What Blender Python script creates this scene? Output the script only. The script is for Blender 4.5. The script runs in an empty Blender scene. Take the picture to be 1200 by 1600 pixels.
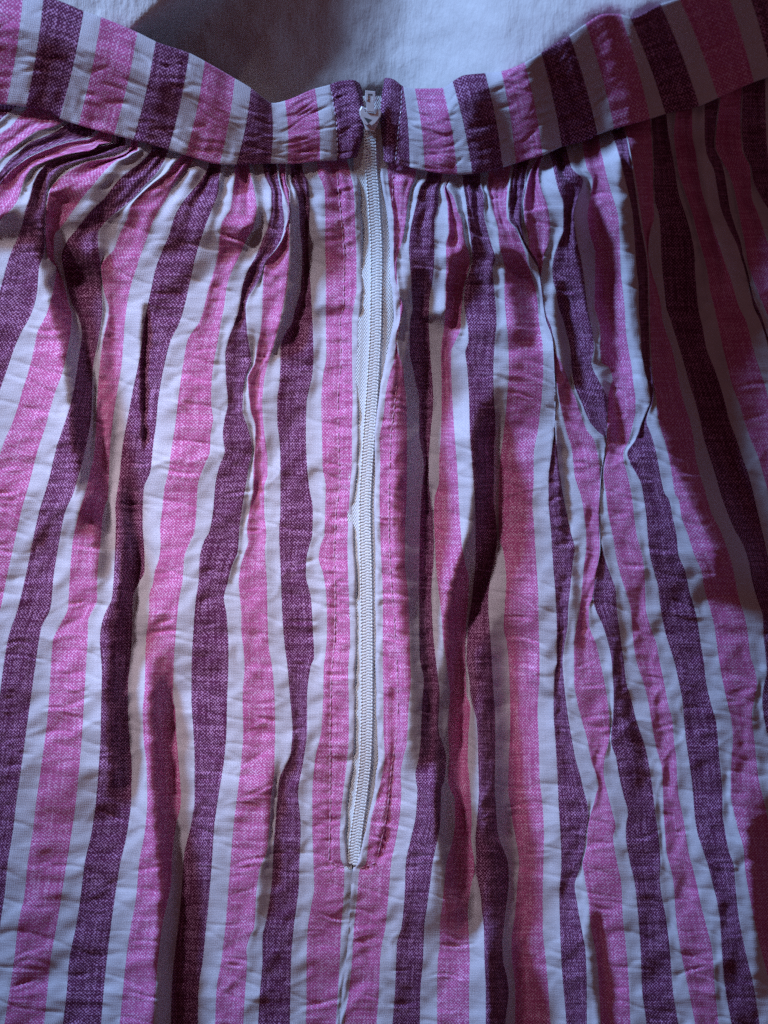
import bpy, bmesh, math, random
import numpy as np

# ------------------------------------------------------------------ camera, light, exposure
S = 1.0 / 6000.0            # one photo pixel on the cloth, in metres (the opening of the zip is about 18 cm)
HC = 0.42                   # camera height over the cloth
HP = HC / S
scene = bpy.context.scene
cam_d = bpy.data.cameras.new("camera")
cam = bpy.data.objects.new("camera", cam_d)
scene.collection.objects.link(cam)
cam.location = (0, 0, HC)
cam.rotation_euler = (0, 0, 0)
cam_d.sensor_fit = 'VERTICAL'
cam_d.sensor_height = 32.0
cam_d.lens = 32.0 / 2 / (800 * S / HC)
cam_d.clip_start = 0.01
cam_d.clip_end = 20
scene.camera = cam
cam_d.dof.use_dof = True
cam_d.dof.focus_distance = HC - 0.004
cam_d.dof.aperture_fstop = 9.0

world = bpy.data.worlds.new("World")
scene.world = world
world.use_nodes = True
bg = world.node_tree.nodes["Background"]
bg.inputs[0].default_value = (1.0, 0.43, 0.49, 1)     # warm dim room
bg.inputs[1].default_value = 0.068

KEY_AZ, KEY_EL, KEY_D = math.radians(134), math.radians(21), 1.0
key_d = bpy.data.lights.new("window_light", 'AREA')
key_d.shape = 'RECTANGLE'
key_d.size, key_d.size_y = 0.20, 0.18
key_d.color = (0.36, 0.565, 1.0)
key_d.energy = 14.0
key = bpy.data.objects.new("window_light", key_d)
scene.collection.objects.link(key)
key.location = (KEY_D * math.cos(KEY_EL) * math.cos(KEY_AZ), KEY_D * math.cos(KEY_EL) * math.sin(KEY_AZ), KEY_D * math.sin(KEY_EL))
from mathutils import Vector
key.rotation_euler = (-Vector(key.location)).to_track_quat('-Z', 'Y').to_euler()

# second lamp, added for a softer, rosier pool of light left of the zip
spot_d = bpy.data.lights.new("rosy_patch_lamp", 'SPOT')
spot_d.energy = 80.0
spot_d.color = (1.0, 0.82, 0.90)
spot_d.spot_size = math.radians(6.8)
spot_d.spot_blend = 1.0
spot_d.shadow_soft_size = 0.07
spot = bpy.data.objects.new("rosy_patch_lamp", spot_d)
scene.collection.objects.link(spot)
_t = Vector(((350 - 600) * S, (800 - 840) * S, 0.0))
spot.location = _t + Vector((-0.45, 0.62, 0.72))
spot.rotation_euler = (_t - Vector(spot.location)).to_track_quat('-Z', 'Y').to_euler()

scene.view_settings.view_transform = 'Standard'
scene.view_settings.look = 'None'
scene.view_settings.exposure = 0.15
scene.view_settings.gamma = 1.0
scene.view_settings.use_curve_mapping = False
scene.cycles.use_denoising = False
scene.cycles.max_bounces = 8
scene.cycles.diffuse_bounces = 5

rng = np.random.default_rng(7)
random.seed(7)

# ------------------------------------------------------------------ small numeric helpers
def pchip(xs, ys, xq):
    xs = np.asarray(xs, float); ys = np.asarray(ys, float); xq = np.asarray(xq, float)
    h = np.diff(xs); d = np.diff(ys) / h
    m = np.zeros_like(ys)
    if len(xs) > 2:
        same = d[:-1] * d[1:] > 0
        w1 = 2 * h[1:] + h[:-1]; w2 = h[1:] + 2 * h[:-1]
        with np.errstate(divide='ignore', invalid='ignore'):
            hm = (w1 + w2) / (w1 / d[:-1] + w2 / d[1:])
        m[1:-1] = np.where(same, hm, 0)
    m[0], m[-1] = d[0], d[-1]
    i = np.clip(np.searchsorted(xs, xq) - 1, 0, len(xs) - 2)
    t = (xq - xs[i]) / h[i]
    tc = np.clip(t, 0, 1)
    r = ((1 + 2 * tc) * (1 - tc) ** 2 * ys[i] + tc * (1 - tc) ** 2 * h[i] * m[i]
         + tc * tc * (3 - 2 * tc) * ys[i + 1] + tc * tc * (tc - 1) * h[i] * m[i + 1])
    r += np.where(t < 0, t * h[i] * m[0], 0) + np.where(t > 1, (t - 1) * h[i] * m[-1], 0)
    return r

def sst(a, b, x):
    t = np.clip((np.asarray(x, float) - a) / (b - a), 0, 1)
    return t * t * (3 - 2 * t)

_LAT = rng.random((256, 256)) * 2 - 1
def vnoise(x, y):
    x = np.asarray(x, float); y = np.asarray(y, float)
    xi = np.floor(x).astype(int); yi = np.floor(y).astype(int)
    fx = x - xi; fy = y - yi
    fx = fx * fx * (3 - 2 * fx); fy = fy * fy * (3 - 2 * fy)
    a = _LAT[xi & 255, yi & 255]; b = _LAT[(xi + 1) & 255, yi & 255]
    c = _LAT[xi & 255, (yi + 1) & 255]; d = _LAT[(xi + 1) & 255, (yi + 1) & 255]
    return (a * (1 - fx) + b * fx) * (1 - fy) + (c * (1 - fx) + d * fx) * fy

def fbm(x, y, o=3):
    r = 0; a = 1
    for k in range(o):
        r = r + a * vnoise(x * 2 ** k + 17 * k, y * 2 ** k + 31 * k); a *= 0.5
    return r

def to_world(x, y, z):
    """photo-scale coordinates (right, down, up; in pixels of cloth) to metres"""
    f = (HP - z) / HP
    return np.stack([(x - 600) * f * S, (800 - y) * f * S, z * S], -1)

# ------------------------------------------------------------------ waistband outline
TOP_L = [(-160, -40), (-60, -28), (0, -20), (50, -10), (90, 0), (132, 17), (160, 27), (215, 50), (245, 65), (295, 82), (320, 95), (367, 122), (392, 137),
         (410, 151), (425, 161), (445, 157), (492, 138), (515, 132), (530, 126), (555, 124), (562, 131)]
BOT_L = [(-160, 150), (0, 163), (45, 168), (80, 175), (95, 187), (120, 195), (180, 212), (208, 219), (263, 235), (290, 243), (342, 257), (365, 258),
         (425, 256), (450, 257), (500, 252), (525, 251), (560, 246)]
TOP_R = [(590, 124), (603, 121), (615, 123), (630, 135), (648, 138), (692, 137), (707, 127), (725, 117), (755, 114), (782, 111), (820, 97), (845, 82),
         (890, 55), (915, 37), (945, 21), (970, 22), (985, 27), (1030, 7), (1060, -3), (1200, -55), (1400, -130)]
BOT_R = [(590, 250), (605, 254), (620, 258), (640, 262), (660, 267), (715, 273), (740, 272), (785, 262), (830, 248), (848, 243), (880, 229), (911, 222),
         (934, 211), (959, 202), (1014, 187), (1041, 178), (1087, 168), (1123, 153), (1175, 130), (1200, 121), (1400, 45)]
def fn(pts):
    p = np.array(pts, float)
    q = np.arange(p[0, 0], p[-1, 0] + 1, 1.0)
    v = pchip(p[:, 0], p[:, 1], q)
    v = np.convolve(np.pad(v, 9, mode='edge'), np.hanning(21)[1:-1] / np.hanning(21)[1:-1].sum(), mode='valid')
    return lambda x: np.interp(x, q, v)
top_l, bot_l, top_r, bot_r = fn(TOP_L), fn(BOT_L), fn(TOP_R), fn(BOT_R)
def seam_y(x):
    x = np.asarray(x, float)
    return np.where(x < 576, bot_l(np.minimum(x, 560)), bot_r(np.maximum(x, 590)))
def top_y(x):
    x = np.asarray(x, float)
    return np.where(x < 576, top_l(np.minimum(x, 560)), top_r(np.maximum(x, 590)))

# ------------------------------------------------------------------ relief: one height map the sheet, band and skirt share
GX0, GX1, GY0, GY1, GS = -620, 1960, -420, 1900, 2.0
gx = np.arange(GX0, GX1, GS); gy = np.arange(GY0, GY1, GS)
XX, YY = np.meshgrid(gx, gy)

PX = [-620, -100, 60, 180, 270, 345, 430, 520, 575, 640, 720, 800, 900, 1000, 1150, 1960]
PZ = [84, 88, 88, 84, 76, 58, 34, 28, 30, 48, 92, 134, 180, 222, 262, 275]
def lift(x, y):
    p = pchip(PX, PZ, x)
    d = y - top_y(x)
    right = sst(620, 900, x)
    L = 190 + 110 * right
    d0 = 60 * (1 - right) - 12 * right
    g = np.where(d < d0, 1.0, np.exp(-np.maximum(d - d0, 0) / L))
    g = g * (1 - 0.25 * sst(d0, d0 + 200, d))
    return p * g
BASE = lift(XX, YY)

FOLD = np.zeros_like(XX)
def stroke(pts, w, drop, ll=70, lr=60, fade=70):
    """a run where the cloth falls away to the right: crest on the left, trough on the right"""
    p = np.array(sorted(pts, key=lambda q: q[1]), float)
    y0, y1 = p[0, 1], p[-1, 1]
    j0, j1 = max(0, int((y0 - fade - GY0) / GS)), min(len(gy), int((y1 + fade - GY0) / GS))
    yy = gy[j0:j1]
    xc = pchip(p[:, 1], p[:, 0], np.clip(yy, y0, y1)) if len(p) > 1 else np.full_like(yy, p[0, 0])
    amp = drop * sst(y0 - fade, y0 + fade * 0.3, yy) * (1 - sst(y1 - fade * 0.3, y1 + fade, yy))
    s = gx[None, :] - xc[:, None]
    h = w / 2
    mid = -np.sin(np.clip(s / h, -1, 1) * math.pi / 2)
    prof = np.where(s < -h, np.exp((s + h) / ll), np.where(s > h, -np.exp(-(s - h) / lr), mid))
    FOLD[j0:j1] += 0.5 * 1.75 * amp[:, None] * prof

stroke([(72, 360), (92, 430), (108, 500), (122, 560), (132, 640), (138, 720), (146, 800)], 55, 40, 60, 60)
stroke([(158, 470), (168, 560), (172, 640), (165, 760), (160, 900)], 36, 14, 30, 40)
stroke([(196, 780), (204, 850), (198, 930)], 34, 26, 50, 40)
stroke([(190, 990), (186, 1100), (190, 1220)], 46, 28, 70, 50)
stroke([(250, 1070), (252, 1180), (258, 1280), (268, 1390), (262, 1490), (258, 1640)], 44, 34, 60, 60)
stroke([(226, 490), (222, 580), (224, 690)], 9, 8, 18, 14, 30)
stroke([(396, 350), (384, 380)], 28, 12, 30, 30, 30)
stroke([(466, 315), (466, 400), (458, 470), (446, 520)], 34, 20, 50, 26, 40)
stroke([(428, 1230), (424, 1330), (410, 1420)], 26, 8, 40, 40)
stroke([(640, 460), (642, 520), (640, 620), (642, 720), (642, 820), (648, 950), (658, 1080), (662, 1180)], 62, 48, 46, 70)
stroke([(716, 410), (708, 450), (704, 500)], 26, 18, 24, 24, 26)
stroke([(800, 420), (812, 460), (822, 520)], 40, 18, 40, 40, 30)
stroke([(758, 670), (760, 760), (752, 830), (732, 890), (716, 960), (708, 1060), (704, 1160), (702, 1250), (712, 1330), (722, 1420)], 50, 50, 50, 70)
stroke([(770, 1010), (776, 1150), (782, 1300), (790, 1450), (796, 1660)], 60, 46, 50, 80)
stroke([(690, 1220), (686, 1300), (690, 1400)], 30, 16, 40, 30)
stroke([(872, 470), (882, 540), (890, 580)], 24, 20, 40, 40, 40)
stroke([(872, 690), (880, 780), (884, 830)], 16, 10, 30, 30, 40)
stroke([(905, 290), (920, 400), (938, 500), (950, 560)], 44, 26, 50, 50, 50)
stroke([(1010, 190), (1014, 300), (1024, 420), (1036, 540), (1066, 650), (1118, 770), (1168, 880)], 95, 72, 70, 300, 70)
stroke([(948, 600), (962, 680)], 22, 12, 30, 30, 30)
stroke([(1112, 180), (1124, 300), (1150, 420)], 40, 24, 40, 40)
stroke([(1186, 1300), (1196, 1400), (1200, 1500)], 44, 24, 70, 70)
stroke([(928, 1450), (944, 1600), (950, 1700)], 26, 16, 40, 40)
stroke([(962, 960), (975, 1080), (1000, 1180)], 22, 7, 30, 40)
stroke([(900, 900), (905, 1000)], 18, 6, 30, 30)
stroke([(610, 1040), (612, 1180), (604, 1280), (590, 1345)], 10, 7, 16, 16, 24)
def fall(pts, w, drop, lu=60, ld=110, fade=25):
    """a swell whose lower side drops away (down the cloth) along a line given by y over x"""
    p = np.array(sorted(pts), float)
    yc = pchip(p[:, 0], p[:, 1], np.clip(gx, p[0, 0], p[-1, 0]))
    amp = drop * sst(p[0, 0] - fade, p[0, 0] + fade * 0.5, gx) * (1 - sst(p[-1, 0] - fade * 0.5, p[-1, 0] + fade, gx))
    s = gy[:, None] - yc[None, :]; h = w / 2
    mid = -np.sin(np.clip(s / h, -1, 1) * math.pi / 2)
    prof = np.where(s < -h, np.exp((s + h) / lu), np.where(s > h, -np.exp(-(s - h) / ld), mid))
    FOLD[:] += 0.5 * amp[None, :] * prof
fall([(-200, 350), (0, 352), (40, 348), (75, 378), (105, 405), (150, 425)], 58, 52, 80, 130, 26)
fall([(496, 486), (560, 484)], 22, 16, 40, 70, 12)
fall([(660, 498), (702, 492)], 20, 16, 40, 60, 14)
fall([(775, 405), (800, 402), (830, 425), (848, 470)], 26, 26, 50, 70, 14)
fall([(375, 365), (400, 358)], 20, 14, 30, 30, 12)
fall([(690, 410), (720, 405)], 24, 18, 40, 50, 14)
fall([(830, 1065), (860, 1085)], 26, 12, 60, 90, 14)
# long quiet undulations of cloth lying on a bed
FOLD += 7 * fbm(XX / 190 + 3, YY / 420 + 9, 2) * sst(150, 420, YY)
FOLD += 2.0 * fbm(XX / 60 + 13, YY / 110 + 2, 2) * sst(150, 420, YY)
# zip placket lies flat
zcx = np.interp(gy, [245, 320, 400, 500, 600, 700, 800, 900, 1100, 1180, 1240, 1300, 1360, 1600], [579, 584, 587, 586, 582, 576, 571, 573, 574, 572, 565, 557, 550, 532])
flat = np.exp(-((XX - zcx[:, None]) / 52.0) ** 2) * 0.75
along = np.array([np.interp(zcx[j], gx, FOLD[j]) for j in range(len(gy))])
k = 61; along = np.convolve(np.pad(along, k // 2, mode='edge'), np.ones(k) / k, mode='valid')
FOLD = FOLD * (1 - flat) + along[:, None] * flat

def samp(G, x, y):
    fx = np.clip((np.asarray(x, float) - GX0) / GS, 0, len(gx) - 1.001); fy = np.clip((np.asarray(y, float) - GY0) / GS, 0, len(gy) - 1.001)
    i = fx.astype(int); j = fy.astype(int); a = fx - i; b = fy - j
    return (G[j, i] * (1 - a) + G[j, i + 1] * a) * (1 - b) + (G[j + 1, i] * (1 - a) + G[j + 1, i + 1] * a) * b

# ------------------------------------------------------------------ materials
def mat(name):
    m = bpy.data.materials.new(name); m.use_nodes = True
    nt = m.node_tree
    b = nt.nodes["Principled BSDF"]
    return m, nt, b
class N:
    def __init__(s, nt): s.nt = nt
    def n(s, typ, **kw):
        o = s.nt.nodes.new(typ)
        for k_, v in kw.items(): setattr(o, k_, v)
        return o
    def link(s, a, b): s.nt.links.new(a, b)
    def m(s, op, a, b=None, c=None, clamp=False):
        o = s.nt.nodes.new('ShaderNodeMath'); o.operation = op; o.use_clamp = clamp
        for i, v in enumerate((a, b, c)):
            if v is None: continue
            if isinstance(v, (int, float)): o.inputs[i].default_value = v
            else: s.link(v, o.inputs[i])
        return o.outputs[0]
    def mixc(s, f, a, b):
        o = s.nt.nodes.new('ShaderNodeMix'); o.data_type = 'RGBA'
        if isinstance(f, (int, float)): o.inputs[0].default_value = f
        else: s.link(f, o.inputs[0])
        for i, v in ((6, a), (7, b)):
            if isinstance(v, tuple): o.inputs[i].default_value = (*v, 1)
            else: s.link(v, o.inputs[i])
        return o.outputs[2]
    def noise(s, vec, scale, detail=2, rough=0.5):
        o = s.nt.nodes.new('ShaderNodeTexNoise'); o.inputs['Scale'].default_value = scale
        o.inputs['Detail'].default_value = detail; o.inputs['Roughness'].default_value = rough
        if vec is not None: s.link(vec, o.inputs['Vector'])
        return o.outputs[0]

def fabric():
    m, nt, b = mat("striped_cotton")
    g = N(nt)
    st = g.n('ShaderNodeAttribute', attribute_name='stripe').outputs['Fac']
    uv = g.n('ShaderNodeUVMap', uv_map='UVMap').outputs[0]
    sep = g.n('ShaderNodeSeparateXYZ'); g.link(uv, sep.inputs[0])
    # threads wander a little
    wob = g.m('MULTIPLY', g.m('SUBTRACT', g.noise(uv, 0.13, 4, 0.65), 0.5), 3.6)
    wob2 = g.m('MULTIPLY', g.m('SUBTRACT', g.noise(uv, 0.17, 4, 0.65), 0.5), 3.2)
    tu = g.m('ADD', sep.outputs[0], wob); tv = g.m('ADD', sep.outputs[1], wob2)
    su = g.m('SINE', g.m('MULTIPLY', tu, math.pi)); sv = g.m('SINE', g.m('MULTIPLY', tv, math.pi))
    chk = g.m('MULTIPLY', su, sv)
    # slubs: thick and thin along warp and weft
    def stretched(kx, ky, sc):
        mp = g.n('ShaderNodeMapping'); mp.inputs['Scale'].default_value = (kx, ky, 1); g.link(uv, mp.inputs[0])
        return g.noise(mp.outputs[0], sc, 2, 0.6)
    slubw = stretched(0.9, 0.03, 1.0); slubf = stretched(0.03, 0.9, 1.0)
    slub = g.m('ADD', g.m('SUBTRACT', slubw, 0.5), g.m('SUBTRACT', slubf, 0.5))
    cell = g.noise(uv, 0.55, 3, 0.7)
    raw = g.m('ADD', g.m('ADD', g.m('MULTIPLY', chk, 0.8), g.m('MULTIPLY', slub, 1.8)), g.m('MULTIPLY', g.m('SUBTRACT', cell, 0.5), 2.4))
    mr = g.n('ShaderNodeMapRange', interpolation_type='SMOOTHSTEP'); mr.inputs[1].default_value = -0.15; mr.inputs[2].default_value = 0.85
    g.link(raw, mr.inputs[0]); weft = g.m('MULTIPLY', mr.outputs[0], g.m('ADD', g.m('MULTIPLY', stretched(0.012, 0.06, 1.6), 1.1), 0.45), clamp=True)
    # stripe kind, edges ragged by single threads
    edge = g.m('MULTIPLY', g.m('SUBTRACT', stretched(0.25, 1.0, 0.9), 0.5), 0.05)
    kind = g.m('MODULO', g.m('ADD', g.m('FLOOR', g.m('ADD', st, edge)), 40.0), 4.0)
    is_pink = g.m('COMPARE', kind, 1.0, 0.3); is_pur = g.m('COMPARE', kind, 3.0, 0.3)
    tone = stretched(0.02, 0.02, 1.0)
    white = g.mixc(g.m('MULTIPLY', weft, 0.3), (0.50, 0.50, 0.545), (0.76, 0.76, 0.82))
    pink = g.mixc(g.m('MULTIPLY', weft, 0.95), (0.46, 0.092, 0.26), (0.78, 0.48, 0.71))
    pur = g.mixc(g.m('MULTIPLY', weft, 0.85), (0.090, 0.010, 0.052), (0.56, 0.30, 0.50))
    col = g.mixc(is_pur, g.mixc(is_pink, white, pink), pur)
    hsv = g.n('ShaderNodeHueSaturation'); g.link(col, hsv.inputs['Color'])
    g.link(g.m('ADD', g.m('MULTIPLY', tone, 0.35), 0.82), hsv.inputs['Value'])
    g.link(hsv.outputs[0], b.inputs['Base Color'])
    b.inputs['Roughness'].default_value = 0.85
    b.inputs['Specular IOR Level'].default_value = 0.2
    b.inputs['Sheen Weight'].default_value = 0.08
    b.inputs['Sheen Roughness'].default_value = 0.5
    hgt = g.m('ADD', g.m('MULTIPLY', g.m('ABSOLUTE', chk), 0.5), g.m('MULTIPLY', slub, 0.5))
    bp = g.n('ShaderNodeBump'); bp.inputs['Strength'].default_value = 0.5; bp.inputs['Distance'].default_value = 0.00014
    g.link(hgt, bp.inputs['Height']); g.link(bp.outputs[0], b.inputs['Normal'])
    return m
FAB = fabric()

def cloth_white(name, c, sc, dist, kx=1.0, ky=1.0):
    m, nt, b = mat(name); g = N(nt)
    tc = g.n('ShaderNodeTexCoord').outputs['Object']
    mp = g.n('ShaderNodeMapping'); mp.inputs['Scale'].default_value = (kx, ky, 1); g.link(tc, mp.inputs[0])
    n1 = g.noise(mp.outputs[0], sc, 4, 0.6); n2 = g.noise(tc, sc * 0.12, 3)
    ramp = g.mixc(g.m('MULTIPLY', n2, 0.8), tuple(v * 0.82 for v in c), c)
    g.link(ramp, b.inputs['Base Color']); b.inputs['Roughness'].default_value = 0.9; b.inputs['Specular IOR Level'].default_value = 0.15
    bp = g.n('ShaderNodeBump'); bp.inputs['Strength'].default_value = 0.9; bp.inputs['Distance'].default_value = dist
    g.link(n1, bp.inputs['Height']); g.link(bp.outputs[0], b.inputs['Normal'])
    return m

def sheet_mat():
    m, nt, b = mat("crinkled_white_cotton"); g = N(nt)
    tc = g.n('ShaderNodeTexCoord').outputs['Object']
    def st(kx, ky, sc, det=3):
        mp = g.n('ShaderNodeMapping'); mp.inputs['Scale'].default_value = (kx, ky, 1); g.link(tc, mp.inputs[0])
        return g.noise(mp.outputs[0], sc, det, 0.62)
    big = st(1, 1, 55, 4)
    rib = st(1.0, 0.3, 620, 3)
    lump = st(1, 1, 190, 4)
    h = g.m('ADD', g.m('ADD', g.m('MULTIPLY', big, 1.0), g.m('MULTIPLY', lump, 0.9)), g.m('MULTIPLY', rib, 1.0))
    c = g.mixc(lump, (0.50, 0.49, 0.48), (0.64, 0.63, 0.62))
    g.link(c, b.inputs['Base Color']); b.inputs['Roughness'].default_value = 0.92; b.inputs['Specular IOR Level'].default_value = 0.12
    bp = g.n('ShaderNodeBump'); bp.inputs['Strength'].default_value = 0.8; bp.inputs['Distance'].default_value = 0.0005
    g.link(h, bp.inputs['Height']); g.link(bp.outputs[0], b.inputs['Normal'])
    return m
SHEET = sheet_mat()

def tape_mat():
    m, nt, b = mat("zip_tape_weave"); g = N(nt)
    uv = g.n('ShaderNodeUVMap', uv_map='UVMap').outputs[0]
    sep = g.n('ShaderNodeSeparateXYZ'); g.link(uv, sep.inputs[0])
    tri = g.m('PINGPONG', sep.outputs[0], 0.5)                       # chevrons across the tape
    w = g.m('SINE', g.m('MULTIPLY', g.m('ADD', g.m('MULTIPLY', tri, 3.2), sep.outputs[1]), 2 * math.pi))
    c = g.mixc(g.m('ADD', g.m('MULTIPLY', w, 0.25), 0.6), (0.60, 0.66, 0.66), (0.80, 0.86, 0.86))
    g.link(c, b.inputs['Base Color']); b.inputs['Roughness'].default_value = 0.7
    bp = g.n('ShaderNodeBump'); bp.inputs['Strength'].default_value = 0.6; bp.inputs['Distance'].default_value = 0.0002
    g.link(w, bp.inputs['Height']); g.link(bp.outputs[0], b.inputs['Normal'])
    return m
TAPE = tape_mat()
def plain(name, c, rough, metal=0.0, spec=0.5):
    m, nt, b = mat(name); g = N(nt)
    tc = g.n('ShaderNodeTexCoord').outputs['Object']
    n1 = g.noise(tc, 900, 3)
    g.link(g.mixc(n1, tuple(v * 0.85 for v in c), c), b.inputs['Base Color'])
    g.link(g.m('ADD', g.m('MULTIPLY', n1, 0.2), rough - 0.1), b.inputs['Roughness'])
    b.inputs['Metallic'].default_value = metal; b.inputs['Specular IOR Level'].default_value = spec
    return m
NYLON = plain("nylon_coil", (0.78, 0.86, 0.86), 0.42)
METAL = plain("painted_zip_metal", (0.88, 0.90, 0.91), 0.22, 0.45)
DARK = plain("slider_recess_shade", (0.05, 0.05, 0.055), 0.6)
THREAD_P = plain("pink_thread", (0.66, 0.36, 0.52), 0.8, 0, 0.2)
THREAD_L = plain("lilac_thread", (0.62, 0.52, 0.66), 0.8, 0, 0.2)

# ------------------------------------------------------------------ objects
def mesh_obj(name, verts, faces, material, parent=None, stripe=None, uv=None, smooth=True):
    me = bpy.data.meshes.new(name)
    me.from_pydata([tuple(v) for v in verts] if not isinstance(verts, np.ndarray) else verts.tolist(), [], faces if isinstance(faces, list) else faces.tolist())
    me.update()
    if smooth: me.polygons.foreach_set('use_smooth', np.ones(len(me.polygons), bool))
    if stripe is not None:
        a = me.attributes.new('stripe', 'FLOAT', 'POINT'); a.data.foreach_set('value', np.asarray(stripe, np.float32))
    if uv is not None:
        l = me.uv_layers.new(name='UVMap')
        idx = np.zeros(len(me.loops), np.int32); me.loops.foreach_get('vertex_index', idx)
        l.data.foreach_set('uv', np.asarray(uv, np.float32)[idx].ravel())
    me.materials.append(material)
    o = bpy.data.objects.new(name, me); scene.collection.objects.link(o)
    if parent is not None: o.parent = parent
    return o
def grid_faces(nr, nc):
    r, c = np.meshgrid(np.arange(nr - 1), np.arange(nc - 1), indexing='ij')
    a = (r * nc + c).ravel()
    return np.stack([a, a + nc, a + nc + 1, a + 1], -1)

skirt = bpy.data.objects.new("skirt", None)
scene.collection.objects.link(skirt)
skirt['label'] = "gathered cotton skirt with pink, purple and white stripes and a white zip"
skirt['category'] = "skirt"

# ------------------------------------------------------------------ the sheet underneath
def build_sheet():
    xs = np.arange(-610, 1950, 7.0); ys = np.arange(-410, 1890, 7.0)
    X, Y = np.meshgrid(xs, ys)
    b = samp(BASE, X, Y)
    d = Y - top_y(X)
    fade = sst(-60, -330, d) * 0.35
    s_ = (X - 232) * 0.68 + (Y - 75) * 0.73                 # a ridge of bunched sheet and the hollow on its far side
    lr = sst(590, 800, X)
    zl = -36 + 128 * sst(34, -44, s_)
    z = (zl * (1 - lr) + b * lr) * (1 - fade) - 14 - 40 * sst(4, 60, d) - 45 * sst(60, 300, d)
    z += (4.5 * fbm(X / 70, Y / 70, 3) + 1.6 * fbm(X / 16 + 5, Y / 24, 2)) * sst(40, -20, d)
    V = to_world(X.ravel(), Y.ravel(), z.ravel())
    o = mesh_obj("bed_sheet", V, grid_faces(len(ys), len(xs)), SHEET)
    o['label'] = "crinkled white cotton bed sheet beneath the striped skirt"
    o['category'] = "sheet"
    return o
build_sheet()

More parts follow.
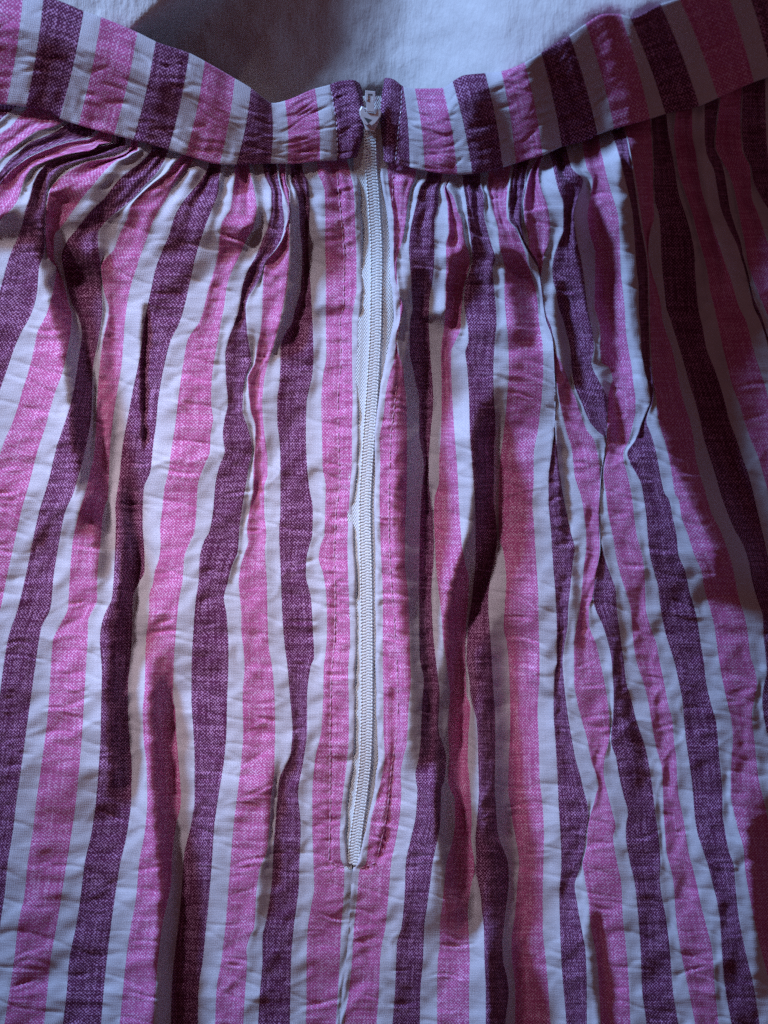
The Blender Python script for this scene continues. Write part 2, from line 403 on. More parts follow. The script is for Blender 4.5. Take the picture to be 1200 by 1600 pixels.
# ------------------------------------------------------------------ skirt panels: every stripe edge follows its own line down the cloth
def P(s):
    r = []
    for t in s.split():
        y, ab = t.split(':'); a, b = ab.split('/')
        r.append((float(y), float(a), float(b)))
    return r
LEFT = [
 P("166:26/46 182:6/30 196:-10/18 204:-30/8 214:-60/-10 260:-130/-90 400:-230/-200 800:-340/-312 1760:-500/-470"),
 P("186:104/116 197:88/100 205:58/88 215:42/66 222:33/48 237:15/30 250:0/15 290:-34/-14 400:-120/-92 800:-255/-226 1760:-420/-392"),
 P("205:148/156 213:140/148 217:128/140 221:104/112 232:72/77 245:42/47 262:18/22 274:-2/2 300:-26/-20 400:-80/-66 800:-190/-160 1760:-350/-322"),
 P("224:165/177 230:108/150 242:76/118 252:62/80 262:50/67 270:44/60 287:36/52 310:29/46 330:15/39 342:2/37 365:-12/30 400:-22/15 435:-32/5 480:-46/-8 600:-90/-45 800:-140/-110 1200:-210/-180 1760:-290/-260"),
 P("229:194/204 237:176/198 247:140/170 252:122/140 262:95/117 272:84/102 280:78/92 295:74/79 320:71/73 350:70/71 385:70/72 400:67/74 420:61/88 457:58/82 490:49/73 520:33/58 545:22/53 575:12/46 607:1/36 645:-8/25 695:-25/5 750:-40/-12 1000:-85/-58 1760:-215/-186"),
 P("236:213/236 245:192/229 252:180/222 275:157/192 290:145/178 307:130/165 332:112/140 345:103/130 355:96/122 365:86/114 378:84/104 402:84/96 420:91/99 445:100/104 470:106/111 495:112/122 520:110/128 545:106/125 580:98/120 620:84/113 670:70/98 700:60/88 750:47/76 800:33/61 850:22/50 900:11/40 950:1/28 1000:-12/12 1100:-28/-2 1300:-55/-27 1760:-125/-96"),
 P("239:262/287 250:257/278 270:245/262 290:226/236 310:208/214 325:190/203 340:172/199 350:162/195 365:153/187 390:154/178 403:156/166 415:157/158 440:158/160 457:159/163 482:160/170 530:154/161 580:145/155 645:143/151 700:134/148 750:121/138 770:115/133 800:102/124 850:92/113 900:84/109 950:79/106 980:65/92 1000:61/83 1050:54/79 1100:47/76 1200:33/64 1250:26/57 1300:20/51 1350:12/43 1400:7/38 1440:1/29 1500:-4/22 1600:-18/7 1760:-40/-14"),
 P("246:306/328 262:293/325 275:282/318 290:271/307 315:257/286 340:242/272 365:232/265 390:223/254 420:213/243 457:202/235 495:196/227 532:193/222 570:190/216 607:184/208 645:178/201 700:172/191 750:170/186 775:169/182 795:163/180 812:160/181 850:157/180 875:154/179 912:152/177 938:152/174 950:147/168 970:138/160 1000:137/156 1050:134/159 1100:131/158 1150:128/157 1200:124/154 1250:119/150 1300:112/143 1350:104/132 1400:96/126 1450:88/118 1500:79/108 1550:74/104 1600:69/98 1760:48/78"),
 P("250:346/366 262:345/366 275:343/367 300:341/364 325:332/360 350:322/346 400:306/340 450:295/326 500:282/313 532:267/293 570:257/286 620:248/279 670:243/273 700:239/268 737:235/263 762:225/257 800:223/253 825:223/250 850:225/251 875:226/248 892:226/242 912:216/239 932:208/233 950:207/233 1000:206/228 1037:203/227 1075:200/226 1112:200/223 1150:202/224 1200:206/229 1250:205/230 1300:199/226 1350:188/217 1400:180/213 1450:173/204 1500:167/197 1550:162/192 1600:158/187 1760:140/170"),
 P("252:388/410 275:392/414 300:398/424 325:401/424 355:396/418 375:385/410 400:374/400 425:362/386 450:354/378 480:350/374 505:345/366 530:341/357 555:336/352 592:331/353 630:330/356 655:333/351 680:329/348 705:328/351 730:318/342 760:309/336 797:307/333 830:304/327 847:297/318 872:288/312 910:285/310 935:280/306 985:275/302 1050:271/299 1090:270/299 1112:274/300 1140:275/302 1190:279/304 1250:283/304 1290:275/298 1340:269/287 1375:268/285 1412:261/282 1450:253/278 1500:247/272 1550:243/268 1600:240/267 1760:226/254"),
 P("252:431/436 275:434/438 290:437/441 307:441/447 320:441/451 330:443/453 350:444/448 372:440/442 390:430/432 412:413/415 425:410/412 437:405/411 450:397/411 467:387/410 480:384/410 517:386/407 542:390/402 567:393/398 580:388/391 590:384/387 617:380/389 642:379/392 667:387/399 692:393/399 705:394/398 730:389/396 760:384/396 797:378/390 830:374/386 847:373/388 860:372/384 885:362/376 910:356/373 935:350/375 960:354/377 985:356/377 1010:357/380 1040:357/382 1090:355/379 1140:354/380 1190:350/377 1240:342/371 1290:335/365 1350:331/360 1400:327/356 1450:322/352 1500:317/346 1550:310/338 1600:309/336 1760:296/324"),
 P("252:445/453 285:447/456 300:452/463 320:452/467 350:452/468 400:452/472 450:448/470 480:442/462 505:437/456 522:432/445 542:427/438 567:419/438 592:413/437 630:410/433 655:411/433 692:415/437 717:418/438 742:418/438 760:413/438 797:413/438 835:416/436 860:414/437 910:417/439 960:418/441 1010:420/445 1040:425/449 1090:429/453 1140:430/457 1177:429/454 1200:429/444 1215:428/437 1240:424/434 1290:421/430 1330:417/427 1357:406/426 1375:403/425 1400:400/422 1425:399/418 1450:397/413 1462:391/410 1485:385/410 1500:386/410 1550:383/406 1600:380/403 1760:370/394"),
 P("247:470/495 272:475/497 282:481/502 300:483/507 325:484/508 375:482/508 425:484/509 480:487/509 517:489/509 555:490/510 587:488/505 605:484/503 630:479/502 680:478/503 730:480/504 760:483/509 797:489/508 835:488/507 855:483/500 872:479/498 897:478/505 935:486/510 985:489/511 1027:491/508 1040:486/506 1090:480/505 1140:480/502 1190:474/492 1240:466/488 1290:470/488 1350:468/490 1387:467/491 1412:464/487 1450:459/481 1500:455/479 1550:454/479 1600:453/478 1760:440/466"),
 P("246:541/558 270:547/561 300:553/563 350:555/567 400:557/568 450:557/569 480:553/567 500:550/565 560:550/563 620:551/562 680:550/563 720:550/562 760:547/558 800:545/555 850:543/556 900:544/559 950:546/560 1000:547/561 1050:544/558 1100:545/558 1150:545/557 1200:541/554 1240:536/547 1280:532/544 1310:531/543 1340:532/546 1358:538/550 1400:537/548 1450:533/545 1500:531/541 1550:528/535 1600:525/530 1760:514/520"),
]
RIGHT = [
 P("250:591/603 270:592/606 290:596/608 320:602/612 345:606/615 395:609/615 432:609/617 457:613/624 495:615/625 525:610/619 562:602/616 587:596/608 612:592/603 650:586/599 687:583/593 725:583/594 775:583/593 830:584/594 880:585/596 930:585/598 980:585/598 1030:586/598 1085:587/599 1135:587/599 1185:591/601 1205:588/598 1235:583/592 1280:572/580 1320:563/575 1350:556/571 1358:551/562 1400:548/558 1450:545/553 1500:541/550 1550:535/545 1600:530/537 1760:520/527"),
 P("258:652/669 282:648/665 295:642/656 320:637/650 345:634/644 370:630/640 395:623/639 407:620/640 432:620/642 457:622/643 482:631/645 500:625/641 525:619/640 550:622/640 575:630/645 600:632/650 625:635/655 675:636/655 725:636/662 780:635/658 830:633/656 880:633/655 930:638/655 980:640/655 1030:641/656 1060:642/662 1110:638/659 1160:636/657 1185:630/654 1210:626/649 1235:627/652 1272:625/650 1310:619/642 1350:611/634 1400:607/632 1450:602/627 1475:597/620 1500:594/619 1550:592/617 1600:588/613 1760:570/595"),
 P("262:692/703 280:690/701 295:686/694 320:685/699 345:679/700 362:679/701 382:679/697 420:678/697 445:675/696 470:671/696 500:670/695 550:672/689 600:676/690 625:677/690 675:673/689 725:670/686 750:670/686 780:673/679 805:676/678 855:678/680 880:677/681 905:675/683 930:674/686 955:675/689 980:676/691 1005:678/693 1030:681/697 1055:684/700 1085:687/703 1135:685/700 1185:697/702 1220:694/700 1235:689/704 1250:689/711 1285:688/711 1310:684/708 1350:676/697 1375:673/695 1412:668/691 1450:663/687 1475:662/687 1500:661/684 1550:657/683 1600:656/683 1760:640/668"),
 P("266:697/722 290:697/724 307:708/727 332:716/730 345:722/731 370:725/735 407:734/738 432:729/731 445:725/727 470:722/725 500:720/729 512:720/731 532:712/732 550:705/727 575:705/730 625:707/733 675:710/734 725:714/738 780:717/742 830:720/743 855:722/743 880:727/743 905:733/740 930:732/738 980:728/731 1030:727/729 1060:728/733 1085:729/735 1105:735/739 1122:734/744 1147:732/746 1185:731/747 1235:735/748 1285:737/745 1310:736/743 1345:741/744 1360:742/743 1375:738/746 1400:734/751 1425:731/753 1450:732/756 1500:734/757 1550:733/759 1600:733/759 1760:730/757"),
 P("266:750/765 290:751/762 307:756/766 332:756/771 357:761/778 382:768/780 405:774/786 420:770/789 457:773/788 500:776/791 537:773/794 575:771/795 625:772/792 650:774/790 675:774/787 700:772/784 725:772/781 780:771/779 805:774/779 842:777/780 860:775/786 880:771/789 905:766/791 942:763/789 980:765/787 1005:767/792 1060:770/796 1135:774/797 1185:774/795 1235:773/794 1260:775/798 1285:776/801 1310:780/806 1350:794/811 1375:795/809 1425:790/805 1475:785/799 1500:786/800 1525:792/803 1550:795/805 1600:790/805 1760:792/812"),
 P("254:800/803 270:796/801 295:793/798 320:791/796 340:792/795 357:805/807 382:816/819 400:822/829 420:827/841 445:835/845 470:840/848 500:842/853 525:846/862 537:848/864 575:849/866 625:846/868 675:840/866 712:834/861 750:834/857 780:832/857 830:835/861 880:838/864 930:841/868 980:842/870 1030:843/870 1060:843/866 1110:840/865 1160:842/868 1210:843/871 1260:848/873 1310:850/876 1350:849/877 1400:848/874 1450:848/875 1500:853/877 1550:857/881 1600:860/885 1760:866/892"),
 P("246:829/840 258:825/834 270:822/828 295:819/822 320:815/818 345:815/820 370:818/825 392:825/827 437:844/844.1 452:846.6/846.7 480:849.6/849.7 500:853.4/853.5 520:861.2/861.3 545:865/865.1 570:866/866.1 600:867.2/870 630:866/875 652:867/880 678:868/886 700:870/893 743:875/898 780:881/909 808:887/913 836:893/916 856:898/916 880:895/913 922:891/909 950:888/906 978:887/901 1007:882/897 1035:879/897 1063:881/897 1092:884/901 1128:889/910 1157:894/918 1185:899/923 1213:907/932 1227:910/935 1242:914/931 1256:918/928 1275:920/922 1300:916/918 1321:914/917 1335:911/914 1350:908/910 1361:905/912 1383:898/915 1412:902/920 1430:905/921 1458:910/925 1487:915/931 1543:917/936 1600:917/939 1760:924/948"),
 P("242:850/859 256:844/863 270:842/866 295:846/872 320:855/880 358:860/880 382:857/872 400:850/866 420:847/863 437:844.5/864 452:847/868 480:850/873 500:853.8/880 520:861.6/885 545:866/891 573:880/893 600:890/897 630:902/909 660:912/922 672:917/932 687:928/946 700:932/946 715:935/944 735:938/940 800:936/937 856:937/938 893:932/933 936:925/927 950:920/930 978:921/942 1007:932/951 1035:938/956 1063:944/958 1092:949/959 1120:952/958 1145:953/955 1160:951/955 1185:945/963 1205:943/966 1242:950/974 1270:957/981 1293:962/978 1307:958/978 1341:963/983 1383:971/992 1430:973/997 1487:979/1001 1543:983/1003 1600:985/1010 1760:996/1022"),
 P("229:884/911 245:888/913 262:893/917 282:911/926 310:903/922 338:897/918 367:900/922 395:906/930 423:911/930 480:918/929 500:922/935 517:926/938 545:928/938 566:924/940 575:926/952 593:935/957 610:944/952 621:949/950 660:948/949 700:946/947 715:944/946 743:941/943 772:938/947 800:937/950 836:938/957 865:943/962 893:952/968 922:962/977 950:964/985 1007:971/990 1035:975/995 1063:978/1004 1092:986/1012 1128:995/1018 1157:1005/1023 1171:1009/1026 1200:1015/1034 1236:1020/1036 1270:1024/1037 1298:1028/1039 1327:1031/1041 1350:1032/1046 1370:1031/1051 1387:1032/1053 1430:1040/1056 1487:1047/1064 1543:1051/1075 1600:1060/1086 1760:1085/1110"),
 P("209:935/957 225:937/962 253:943/970 282:950/977 310:958/984 338:966/989 367:968/991 395:969/993 423:970/995 452:973/998 480:976/998 517:978/1001 545:982/1002 573:987/1006 602:990/1013 624:993/1016 644:993/1010 658:990/1004 687:983/993 709:974/980 722:975/984 740:980/994 757:984/1002 780:988/1006 808:991/1010 836:995/1012 865:1003/1015 893:1007/1022 916:1008/1028 950:1009/1032 978:1016/1037 1007:1026/1045 1035:1031/1054 1063:1037/1060 1100:1044/1067 1128:1051/1069 1157:1053/1072 1185:1057/1076 1213:1058/1080 1242:1060/1083 1270:1066/1085 1298:1071/1089 1327:1075/1098 1355:1082/1107 1383:1089/1114 1412:1095/1121 1440:1102/1125 1487:1113/1128 1543:1117/1133 1600:1123/1143 1760:1148/1170"),
 P("196:974/976 225:981/983 290:992/995 352:1001/1004 395:1009/1011 423:1012/1014 460:1013/1015 516:1014/1016 573:1017/1019 610:1021/1023 627:1020/1026 644:1013/1027 658:1010/1029 675:1016/1034 687:1020/1038 715:1027/1045 743:1032/1050 772:1039/1055 780:1045/1060 808:1051/1065 836:1057/1075 865:1060/1084 893:1071/1096 922:1077/1101 950:1085/1109 978:1091/1116 1007:1095/1120 1035:1100/1124 1063:1103/1129 1100:1111/1137 1128:1119/1143 1157:1122/1145 1185:1124/1143 1213:1127/1142 1242:1129/1142 1270:1129/1147 1298:1133/1154 1327:1138/1162 1355:1147/1164 1383:1149/1168 1430:1154/1177 1487:1165/1190 1543:1178/1204 1600:1187/1215 1760:1225/1252"),
 P("186:1016/1018 253:1020/1022 310:1021/1023 338:1022/1030 367:1015/1032 395:1013/1033 423:1018/1035 452:1027/1038 480:1033/1041 500:1035/1048 517:1040/1053 545:1050/1062 573:1056/1070 602:1062/1078 630:1069/1087 658:1078/1094 687:1084/1100 715:1087/1109 743:1094/1118 772:1103/1126 800:1111/1136 828:1125/1148 851:1134/1161 879:1143/1170 907:1149/1175 936:1155/1183 964:1164/1192 992:1169/1193 1021:1172/1196 1049:1180/1198 1069:1183/1194 1092:1179/1191 1117:1175/1193 1157:1179/1201 1213:1185/1208 1270:1198/1216 1300:1204/1222 1600:1262/1286 1760:1295/1322"),
 P("178:1041/1056 211:1045/1053 239:1050/1056 267:1055/1060 296:1059/1069 338:1072/1083 367:1080/1090 395:1085/1098 423:1086/1105 452:1088/1109 480:1091/1116 517:1099/1124 545:1104/1130 573:1115/1137 602:1125/1144 630:1133/1155 658:1140/1163 687:1151/1173 715:1160/1185 743:1170/1193 800:1184/1208 900:1206/1232 1200:1255/1280 1600:1335/1360 1760:1370/1396"),
 P("168:1081/1101 211:1082/1101 239:1087/1104 267:1091/1116 296:1096/1121 324:1104/1126 352:1113/1137 381:1123/1151 409:1132/1160 437:1142/1168 480:1155/1178 502:1166/1188 545:1177/1202 620:1200/1225 900:1252/1278 1600:1405/1430 1760:1445/1470"),
 P("152:1124/1126 200:1118/1120 225:1116/1118 253:1127/1129 267:1131/1137 296:1136/1147 324:1140/1153 352:1148/1158 381:1158/1164 409:1162/1168 437:1169/1177 480:1180/1194 520:1198/1212 620:1230/1250 900:1280/1305 1600:1455/1480 1760:1500/1526"),
 P("138:1159/1161 180:1157/1159 233:1159/1161 262:1172/1174 282:1173/1177 310:1175/1190 330:1183/1202 400:1206/1226 620:1270/1294 900:1330/1356 1600:1510/1536 1760:1560/1586"),
 P("122:1196/1216 162:1196/1216 220:1198/1216 400:1240/1262 620:1310/1334 900:1375/1400 1600:1575/1600 1760:1620/1646"),
]
NW, NC = 28.0, 56.0          # woven widths of a white and a coloured stripe
NR = 600
STITCHES = {}

def build_panel(whites, side):
    t = np.linspace(0, 1, NR)
    lines, kinds, noms = [], [], []
    def ysof(ys): return (ys - 16) + t * (1730 - (ys - 16))
    edges = []
    for w in whites:
        ys = w[0][0]
        yv = ysof(ys)
        yk = [p[0] for p in w]
        a = pchip(yk, [p[1] for p in w], np.maximum(yv, ys - 1)); b = pchip(yk, [p[2] for p in w], np.maximum(yv, ys - 1))
        edges.append((a, yv)); edges.append((b, yv))
    if side == 'L':       # coloured margin to the left of the first white stripe
        a0, y0 = edges[0]; edges.insert(0, (a0 - 60, y0)); idx0 = -1
    else:                 # ... and to the right of the last
        a0, y0 = edges[-1]; edges.append((a0 + 60, y0)); idx0 = 0
    E = np.array([e[0] for e in edges]); YE = np.array([e[1] for e in edges])
    for i in range(1, len(E)):
        E[i] = np.maximum(E[i], E[i - 1] + 0.04)
    if side == 'L':       # keep the lip of the placket exact, push the others left of it
        for i in range(len(E) - 2, -1, -1): E[i] = np.minimum(E[i], E[i + 1] - 0.04)
    cols_x, cols_y, cols_s, cols_u, cols_k, cols_f = [], [], [], [], [], []
    U = 0.0
    for i in range(len(E) - 1):
        idx = idx0 + i
        white = idx % 2 == 0
        nom = NW if white else NC
        nsub = 7 if white else 13
        for q in range(nsub + (1 if i == len(E) - 2 else 0)):
            f = q / nsub
            x = E[i] * (1 - f) + E[i + 1] * f
            y = YE[i] * (1 - f) + YE[i + 1] * f
            w = E[i + 1] - E[i]
            cols_x.append(x); cols_y.append(y); cols_s.append(np.full(NR, idx + f)); cols_u.append(np.full(NR, U + f * nom))
            cols_k.append(np.clip(nom - w, 0, nom)); cols_f.append(np.full(NR, f if not white else f))
        U += nom
    X = np.array(cols_x).T; Y = np.array(cols_y).T; ST = np.array(cols_s).T; UU = np.array(cols_u).T
    K = np.array(cols_k).T; F = np.array(cols_f).T
    # smooth the squeeze along the cloth
    ker = np.ones(31) / 31
    K = np.apply_along_axis(lambda c: np.convolve(np.pad(c, 15, mode='edge'), ker, mode='valid'), 0, K)
    sy = seam_y(X); d = Y - sy
    Z = samp(BASE, X, Y) + samp(FOLD, X, Y) * sst(-8, 55, d) + 10
    # squeezed stripes dive into the gather folds
    isw = (np.floor(ST).astype(int) % 2 == 0)
    nomv = np.where(isw, NW, NC)
    depth = np.minimum(np.clip(K * np.where(isw, 0.35, 0.30), 0, 15) * (0.4 + 0.8 * np.exp(-np.maximum(d, 0) / 160)), 0.6 + 0.42 * (nomv - K))
    near_zip = np.exp(-((X - np.interp(Y, gy, zcx)) / 45.0) ** 2)
    Z -= depth * np.sin(np.pi * np.clip(F, 0, 1)) ** 1.5 * (1 - near_zip)
    # gathers: tucked under the band, swelling below it
    gm = 1 - 0.85 * near_zip
    gw = gm * (0.35 + 0.65 * sst(90, 260, X)) * (1 - 0.55 * sst(840, 960, X))
    Z += gm * (17 * np.exp(-((d - 85) / 58.0) ** 2)) - 13 * np.exp(-(np.maximum(d, 0) / 17.0) ** 2) - 9 * sst(6, -14, d)
    Z += gw * 5.5 * np.exp(-np.maximum(d, 0) / 75) * np.sin(UU * 2 * math.pi / 47 + 1.3 * vnoise(UU / 60, Y / 90)) * sst(0, 18, d)
    Z += gw * 4.0 * np.exp(-np.maximum(d - 10, 0) / 48) * np.sin(UU * 2 * math.pi / 25 + 2.0 * vnoise(UU / 33, Y / 60 + 5)) * sst(2, 22, d)
    Z += gw * 6.0 * np.exp(-np.maximum(d, 0) / 130) * fbm(UU / 34 + 77, Y / 120, 2) * sst(0, 25, d)
    # crinkles running across the stripes, flatter on the plain white
    am = np.where(isw, 0.62, 1.0)
    e = 0.12
    am = am * 1.0
    Z += am * 1.35 * fbm(UU / 46 + 0.5 * vnoise(UU / 30, Y / 40), Y / 12.5 + 1.3 * vnoise(UU / 70 + 8, Y / 55), 3) * (0.55 + 0.6 * np.abs(vnoise(UU / 120, Y / 90)))
    Z += 2.1 * fbm(UU / 85 + 40, Y / 30.0 + 7, 2)
    # the slanting drag wrinkles
    Z += 2.4 * fbm((UU + 0.9 * Y) / 42 + 11, (Y - 0.6 * UU) / 95, 2)
    rz = 1 - np.abs(fbm((UU - 0.5 * Y) / 95 + 21, (Y + 0.5 * UU) / 60, 2)) * 1.6
    Z += 3.2 * np.clip(rz, 0, 1) ** 3 * (0.4 + 0.6 * vnoise(UU / 150, Y / 150))
    rz = 1 - np.abs(fbm((UU + 0.3 * Y) / 120 + 61, (Y - 0.3 * UU) / 38, 2)) * 1.6
    Z -= 2.2 * np.clip(rz, 0, 1) ** 4
    # sharp little weft creases
    nst = len(E) - 1
    ncre = 620 if side == 'R' else 560
    for c in range(ncre):
        i = rng.integers(0, nst)
        if (idx0 + i) % 2 == 0: continue
        ti = rng.random(); r0 = int(ti * (NR - 1))
        w = E[i + 1, r0] - E[i, r0]
        if w < 14: continue
        xc = E[i, r0] + w * rng.uniform(0.2, 0.8); yc = YE[i, r0]
        if xc < -150 or xc > 1350: continue
        L = rng.uniform(0.25, 0.6) * w; sg = rng.uniform(1.5, 3.2); am_ = rng.uniform(1.0, 3.6) * (1 if rng.random() < 0.85 else -0.7)
        th = rng.normal(0.05, 0.22); cu = rng.normal(0, 0.006)
        r_lo, r_hi = max(0, r0 - 22), min(NR, r0 + 22)
        xs_, ys_ = X[r_lo:r_hi], Y[r_lo:r_hi]
        m = np.abs(xs_ - xc) < 2.2 * L
        cs = np.where(m.any(0))[0]
        if len(cs) == 0: continue
        c0, c1 = cs[0], cs[-1] + 1
        dx = xs_[:, c0:c1] - xc; dy = ys_[:, c0:c1] - yc
        a = dx * math.cos(th) + dy * math.sin(th); b = -dx * math.sin(th) + dy * math.cos(th) + cu * dx * dx
        Z[r_lo:r_hi, c0:c1] -= am_ * np.exp(-(a / L) ** 4) * (np.exp(-(b / sg) ** 2) - 0.5 * np.exp(-((b - 2.2 * sg) / (1.6 * sg)) ** 2))
    # placket: puckered between lip and stitching, lip rolled over the zip
    if side == 'L':
        stx = np.interp(Y, [250, 300, 350, 400, 480, 500, 560, 620, 700, 760, 800, 860, 930, 1000, 1050, 1140, 1280, 1345], [526, 529, 534, 538, 537, 531, 533, 528, 529, 531, 525, 522, 524, 523, 518, 516, 516, 514])
        lip = E[-1][:, None]; dl = lip - X
    else:
        stx = np.interp(Y, [258, 280, 350, 430, 500, 560, 620, 675, 750, 840, 905, 967, 1055, 1100, 1147, 1197, 1260, 1297, 1347], [617, 613, 622, 626, 636, 626, 618, 611, 608, 608, 611, 616, 621, 622, 620, 612, 606, 600, 588])
        lip = E[0][:, None]; dl = X - lip
    zone = sst(1362, 1345, Y) * sst(246, 262, Y)
    pk = np.exp(-((X - stx) / 15.0) ** 2)
    Z += zone * pk * ((2.4 if side == 'L' else 1.5) * fbm(X / 60 + 5, Y / 10.5, 2))
    Z -= zone * 2.2 * np.exp(-((X - stx) / 3.4) ** 2)
    Z += zone * 2.6 * np.exp(-((dl - 7) / 6.0) ** 2)
    Z -= zone * 8.0 * np.exp(-(dl / 2.2) ** 2)
    # back seam below the zip
    seam = sst(1356, 1372, Y)
    Z -= seam * (0.9 + 2.0 * sst(1500, 1580, Y)) * np.exp(-(dl / 3.0) ** 2)
    Z -= 3.0 * np.exp(-((Y - 1356) / 3.5) ** 2) * np.exp(-((X - 556) / 34) ** 4)
    # far margins settle on the sheet
    Z *= 1.0
    V = to_world(X.ravel(), Y.ravel(), Z.ravel())
    tp = 2.75
    uv = np.stack([UU.ravel() / tp, (Y.ravel() + 0.0) / 2.5], -1)
    o = mesh_obj("skirt_panel", V, grid_faces(NR, X.shape[1]), FAB, skirt, ST.ravel(), uv)
    o['label'] = "striped cotton panel gathered into the waistband, " + ("ending at the zip's stitched lip" if side == 'L' else "with its loose wavy lip beside the zip")
    def zat(x, y):
        # surface height of this panel near a point
        j = np.argmin((X - x) ** 2 + (Y - y) ** 2)
        return Z.ravel()[j]
    return zat, stx

zat_l, _ = build_panel(LEFT, 'L')
zat_r, _ = build_panel(RIGHT, 'R')

# ------------------------------------------------------------------ waistband, one strip each side of the zip
BAND_L = [(-150, -165), (-62, -90), (-35, -60), (37, 10), (68, 40), (131, 93), (158, 122), (215, 178), (243, 208), (296, 263), (320, 290), (367, 343), (392, 369),
          (424, 423), (445, 449), (492, 500), (515, 527), (562, 560)]
BAND_R = [(601, 599), (630, 640), (648, 664), (692, 715), (707, 738), (758, 786), (783, 806), (820, 848), (845, 878), (890, 934), (915, 960), (970, 1016), (984, 1040),
          (1032, 1093), (1061, 1122), (1130, 1178), (1160, 1206), (1222, 1262), (1250, 1290), (1312, 1350)]
def build_band(bounds, idx0, side):
    tf, bf = (top_l, bot_l) if side == 'L' else (top_r, bot_r)
    NB = 74
    v = np.linspace(-0.10, 1.07, NB)
    vc = np.clip(v, 0, 1)
    cx, cy, cs, cu = [], [], [], []
    U = 0
    for i in range(len(bounds) - 1):
        idx = idx0 + i; white = idx % 2 == 0
        nsub = 9 if white else 18
        nom = NW if white else NC
        last = i == len(bounds) - 2
        for q in range(nsub + (1 if last else 0)):
            f = q / nsub
            tx = bounds[i][0] * (1 - f) + bounds[i + 1][0] * f
            bx = bounds[i][1] * (1 - f) + bounds[i + 1][1] * f
            ty, by = tf(tx), bf(bx)
            bow = 3.0 * np.sin(math.pi * vc)
            if side == 'L' and last: bow = bow + 10 * np.sin(math.pi * vc) * f ** 3
            if side == 'R' and i == 0: bow = bow - 9 * np.sin(math.pi * np.clip(vc * 1.1, 0, 1)) * (1 - f) ** 3
            x = tx * (1 - vc) + bx * vc + bow
            y = ty * (1 - vc) + by * vc
            # turned edges: roll the strip under at top and bottom
            y = y + np.where(v < 0, 1.5 * np.sin((-v) / 0.10 * math.pi / 2) * 4, 0) - np.where(v > 1, (v - 1) / 0.07 * 4, 0)
            cx.append(x); cy.append(y); cs.append(np.full(NB, idx + f)); cu.append(np.full(NB, U + f * nom))
        U += nom
    X = np.array(cx).T; Y = np.array(cy).T; ST = np.array(cs).T; UU = np.array(cu).T
    V_ = np.repeat(v[:, None], X.shape[1], 1); VC = np.clip(V_, 0, 1)
    Z = samp(BASE, X, Y) + 17 + 15 * sst(690, 900, X)
    Z += 7 * np.sin(math.pi * VC) ** 0.6
    Z -= np.where(V_ < 0, (-V_ / 0.10) ** 2 * (17 + 26 * sst(650, 880, X)), 0) + np.where(V_ > 1, ((V_ - 1) / 0.07) ** 1.2 * (13 + 30 * sst(650, 880, X)), 0)
    Z += 3.0 * fbm(UU / 55 + 3, V_ * 1.6, 2) + 1.7 * fbm(UU / 16, V_ * 3 + 4, 2) * sst(0.45, 1.0, VC)
    isw = (np.floor(ST).astype(int) % 2 == 0)
    Z += np.where(isw, 0.5, 1.0) * 1.3 * fbm(UU / 40 + 9, V_ * 12, 3)
    for c in range(150):
        u0 = rng.random() * U; v0 = rng.uniform(0.08, 0.95); L = rng.uniform(10, 26); sg = rng.uniform(0.012, 0.022)
        th = rng.normal(0, 0.0016)
        Z -= rng.uniform(0.8, 2.4) * np.exp(-((UU - u0) / L) ** 4) * np.exp(-((V_ - v0 - th * (UU - u0)) / sg) ** 2)
    if side == 'R':
        def ridge(u, w, a):
            s = (X - (u + 35 * VC))
            return a * np.exp(-(s / w) ** 2)
        Z += ridge(722, 26, 10) - ridge(772, 22, 9) + ridge(822, 20, 8) - ridge(862, 24, 8) + ridge(940, 22, 9) - ridge(1005, 26, 6)
        Z -= 10 * np.exp(-((X - X[:, :1]) / 5.0) ** 2)
        Z += 5 * np.exp(-((X - X[:, :1] - 12) / 12.0) ** 2)
        Z -= 2.5 * np.exp(-((X - np.interp(Y, [125, 170, 210, 258], [628, 627, 622, 618])) / 2.5) ** 2)
    else:
        Z -= 12 * np.exp(-((X - X[:, -1:]) / 5.0) ** 2)
        Z += 6 * np.exp(-((X - X[:, -1:] + 14) / 12.0) ** 2)
        Z -= 2.5 * np.exp(-((X - np.interp(Y, [130, 160, 190, 250], [517, 521, 526, 528])) / 2.5) ** 2)
        Z += 5 * np.exp(-((X - 405) / 30.0) ** 2) * (1 - VC) - 6 * np.exp(-((X - 432) / 22.0) ** 2) * (1 - VC)
    P3 = to_world(X.ravel(), Y.ravel(), Z.ravel())
    uv = np.stack([UU.ravel() / 2.75, V_.ravel() * 130 / 2.5], -1)
    o = mesh_obj("waistband", P3, grid_faces(NB, X.shape[1]), FAB, skirt, ST.ravel(), uv)
    o['label'] = "folded striped waistband " + ("ending in a purple tab at the zip slider" if side == 'L' else "rising in shade away from the zip slider")
    def zat(x, y):
        j = np.argmin((X - x) ** 2 + (Y - y) ** 2); return Z.ravel()[j]
    return zat
zb_l = build_band(BAND_L, -1, 'L')
zb_r = build_band(BAND_R, 3, 'R')

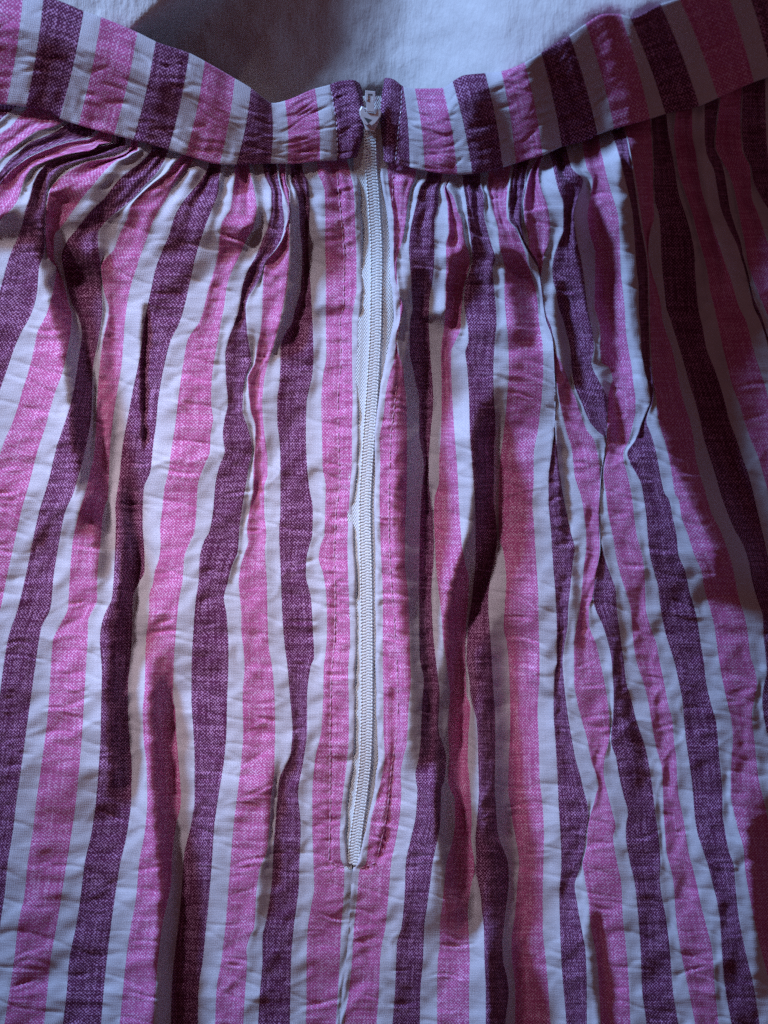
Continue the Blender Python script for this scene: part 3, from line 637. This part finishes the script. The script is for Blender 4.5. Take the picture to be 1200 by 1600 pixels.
# ------------------------------------------------------------------ zip
zipper = bpy.data.objects.new("zipper", None); scene.collection.objects.link(zipper); zipper.parent = skirt
zipper['label'] = "white nylon coil zip with a small silver slider"
ZY = [125, 150, 200, 245, 320, 400, 500, 600, 700, 800, 900, 1000, 1100, 1180, 1240, 1300, 1345, 1375]
ZX = [577, 577, 578, 579, 584, 588, 587, 582, 575, 570, 572, 573, 573, 571, 565, 557, 552, 549]
def zip_x(y): return pchip(ZY, ZX, y)
def zip_z(y):
    y = np.asarray(y, float)
    x = zip_x(y)
    b = samp(BASE, x, y) + samp(FOLD, x, y)
    return b + 8.5 + 9 * sst(265, 215, y)
def tape(sgn):
    ys = np.arange(150, 1372, 4.0); n = 11
    off = np.linspace(1.0, 27.0, n)
    X = zip_x(ys)[:, None] + sgn * off[None, :]
    Y = np.repeat(ys[:, None], n, 1)
    Z = zip_z(ys)[:, None] - 1.0 - 0.10 * off[None, :] + 2.2 * np.exp(-((off[None, :] - 8.5) / 3.0) ** 2) + 0.8 * vnoise(Y / 50, X / 20)
    V = to_world(X.ravel(), Y.ravel(), Z.ravel())
    uv = np.stack([np.repeat((off / 9.0)[None, :], len(ys), 0).ravel(), Y.ravel() / 6.0], -1)
    mesh_obj("zipper_tape", V, grid_faces(len(ys), n), TAPE, zipper, None, uv)
tape(-1); tape(1)

def blob_set(items, name, material, parent, seg=6, rings=5):
    """items: (centre px, axis vector px, half length, radius, z radius) small rounded capsules joined into one mesh"""
    vs, fs = [], []
    prof = [(-1.0, 0.0), (-0.86, 0.62), (-0.35, 1.0), (0.35, 1.0), (0.86, 0.62), (1.0, 0.0)]
    for (cx, cy, cz, ax, ay, hl, r, rz) in items:
        l = math.hypot(ax, ay); ax, ay = ax / l, ay / l
        b = len(vs)
        for (p, q) in prof:
            for s in range(seg):
                a = 2 * math.pi * s / seg
                u = math.cos(a) * r * q; w = math.sin(a) * rz * q
                vs.append((cx + ax * p * hl - ay * u, cy + ay * p * hl + ax * u, cz + w))
        for k_ in range(len(prof) - 1):
            for s in range(seg):
                s2 = (s + 1) % seg
                fs.append((b + k_ * seg + s, b + k_ * seg + s2, b + (k_ + 1) * seg + s2, b + (k_ + 1) * seg + s))
    v = np.array(vs)
    o = mesh_obj(name, to_world(v[:, 0], v[:, 1], v[:, 2]), fs, material, parent)
    return o
teeth = []
y = 196.0; i = 0
while y < 1352:
    s = -1 if i % 2 else 1
    x = float(zip_x(y)); z = float(zip_z(y)) + 1.6
    teeth.append((x + s * 4.0, y, z, 1.0, 0.2 * s, 5.8, 2.4, 1.1))
    y += 2.3; i += 1
o = blob_set(teeth, "zipper_teeth", NYLON, zipper); o['kind'] = "stuff"
for sgn in (-1, 1):
    st = []
    y = 200.0
    while y < 1345:
        x = float(zip_x(y)) + sgn * 8.3; z = float(zip_z(y)) + 1.9
        st.append((x, y, z, 0.25 * sgn, 1.0, 2.5, 1.5, 1.5)); y += 5.6
    o = blob_set(st, "coil_stitching", NYLON, zipper); o['kind'] = "stuff"

# slider: crown-shaped body, dark triangle laid on as the shade of a recess, forked bridge, stub of the pull
def prism(name, outline, z0, z1, material, parent, bev=0.8):
    bm = bmesh.new()
    n = len(outline)
    W = lambda x, y, z: to_world(np.array([x]), np.array([y]), np.array([z]))[0]
    cxm = sum(p[0] for p in outline) / n; cym = sum(p[1] for p in outline) / n
    def ring(k_, z): return [bm.verts.new(W(cxm + (x - cxm) * k_, cym + (y_ - cym) * k_, z)) for x, y_ in outline]
    r = [ring(0.97, z0), ring(1.0, z0 + bev), ring(1.0, z1 - bev), ring(0.96, z1 - bev * 0.3), ring(0.90, z1)]
    for a, b in zip(r, r[1:]):
        for i_ in range(n): bm.faces.new((a[i_], a[(i_ + 1) % n], b[(i_ + 1) % n], b[i_]))
    bm.faces.new(r[-1]); bm.faces.new(list(reversed(r[0])))
    bmesh.ops.recalc_face_normals(bm, faces=bm.faces)
    me = bpy.data.meshes.new(name); bm.to_mesh(me); bm.free()
    me.materials.append(material)
    o = bpy.data.objects.new(name, me); scene.collection.objects.link(o); o.parent = parent
    return o
zs = float(zip_z(185)) + 19
SC = lambda pts: [(579 + (a - 579) * 1.04, 176 + (b - 176) * 1.04) for a, b in pts]
body = [(565, 166), (562, 172), (562.5, 180), (566, 187), (569, 193), (573.5, 195.5), (577, 192.5), (581, 196), (586, 193), (590, 188), (594.5, 182), (596, 176), (593, 170), (589, 174), (588, 178), (583, 176.5), (573, 175.5), (569.5, 174), (568, 167)]
prism("slider_body", SC(body), zs, zs + 9, METAL, zipper, 1.6)
tri = [(568.5, 182.5), (581.5, 187), (575, 192.3)]
prism("slider_recess_shade", SC(tri), zs + 8, zs + 9.3, DARK, zipper, 0.3)
prism("slider_bridge", SC([(572.5, 151), (575, 150), (582, 150), (584.5, 152), (584.5, 166), (585, 176), (573, 175), (573, 166)]), zs + 6, zs + 13, METAL, zipper, 1.6)
prism("slider_pull", SC([(571, 142.5), (586, 144), (586.5, 158), (583, 159), (582.5, 147.5), (574.5, 147), (574.5, 158), (571, 157)]), zs + 9, zs + 15, METAL, zipper, 1.2)
prism("slider_plate", [(567, 168), (591, 170), (592, 190), (586, 205), (572, 204), (566, 188)], zs - 16, zs - 1, METAL, zipper, 1.5)

# ------------------------------------------------------------------ stitching
def stitch_line(pts, zf, material, pitch=11.0, hl=5.2, r=1.15, lift_=0.7):
    p = np.array(pts, float)
    ln = np.r_[0, np.cumsum(np.hypot(*np.diff(p, axis=0).T))]
    it = []
    s = pitch / 2
    while s < ln[-1]:
        x = np.interp(s, ln, p[:, 0]); y = np.interp(s, ln, p[:, 1])
        x2 = np.interp(s + 2, ln, p[:, 0]); y2 = np.interp(s + 2, ln, p[:, 1])
        if s + 2 < ln[-1]:
            it.append((x, y, float(zf(x, y)) + lift_, x2 - x, y2 - y, hl, r, r))
        s += pitch
    o = blob_set(it, "stitching", material, skirt, seg=5); o['kind'] = "stuff"
stitch_line([(526, 258), (529, 300), (534, 350), (538, 400), (537, 480), (531, 500), (533, 560), (528, 620), (529, 700), (531, 760), (525, 800), (522, 860), (524, 930), (523, 1000), (518, 1050), (516, 1140), (516, 1280), (514, 1345)], zat_l, THREAD_P)
stitch_line([(514, 1345), (528, 1353), (545, 1358)], zat_l, THREAD_P, 9, 3.2)
stitch_line([(617, 262), (613, 280), (614, 320)], zat_r, THREAD_P)
stitch_line([(620, 600), (618, 620), (611, 675), (608, 750), (608, 840), (611, 905), (616, 967), (621, 1055), (622, 1100), (620, 1147), (612, 1197), (606, 1260), (600, 1297), (588, 1347)], zat_r, THREAD_P)
stitch_line([(588, 1347), (572, 1354), (560, 1358)], zat_r, THREAD_P, 9, 3.2)
stitch_line([(517, 134), (521, 160), (526, 190), (528, 248)], zb_l, THREAD_L, 8.0, 2.8)
stitch_line([(628, 140), (627, 170), (622, 210), (618, 254)], zb_r, THREAD_L, 8.0, 2.8)
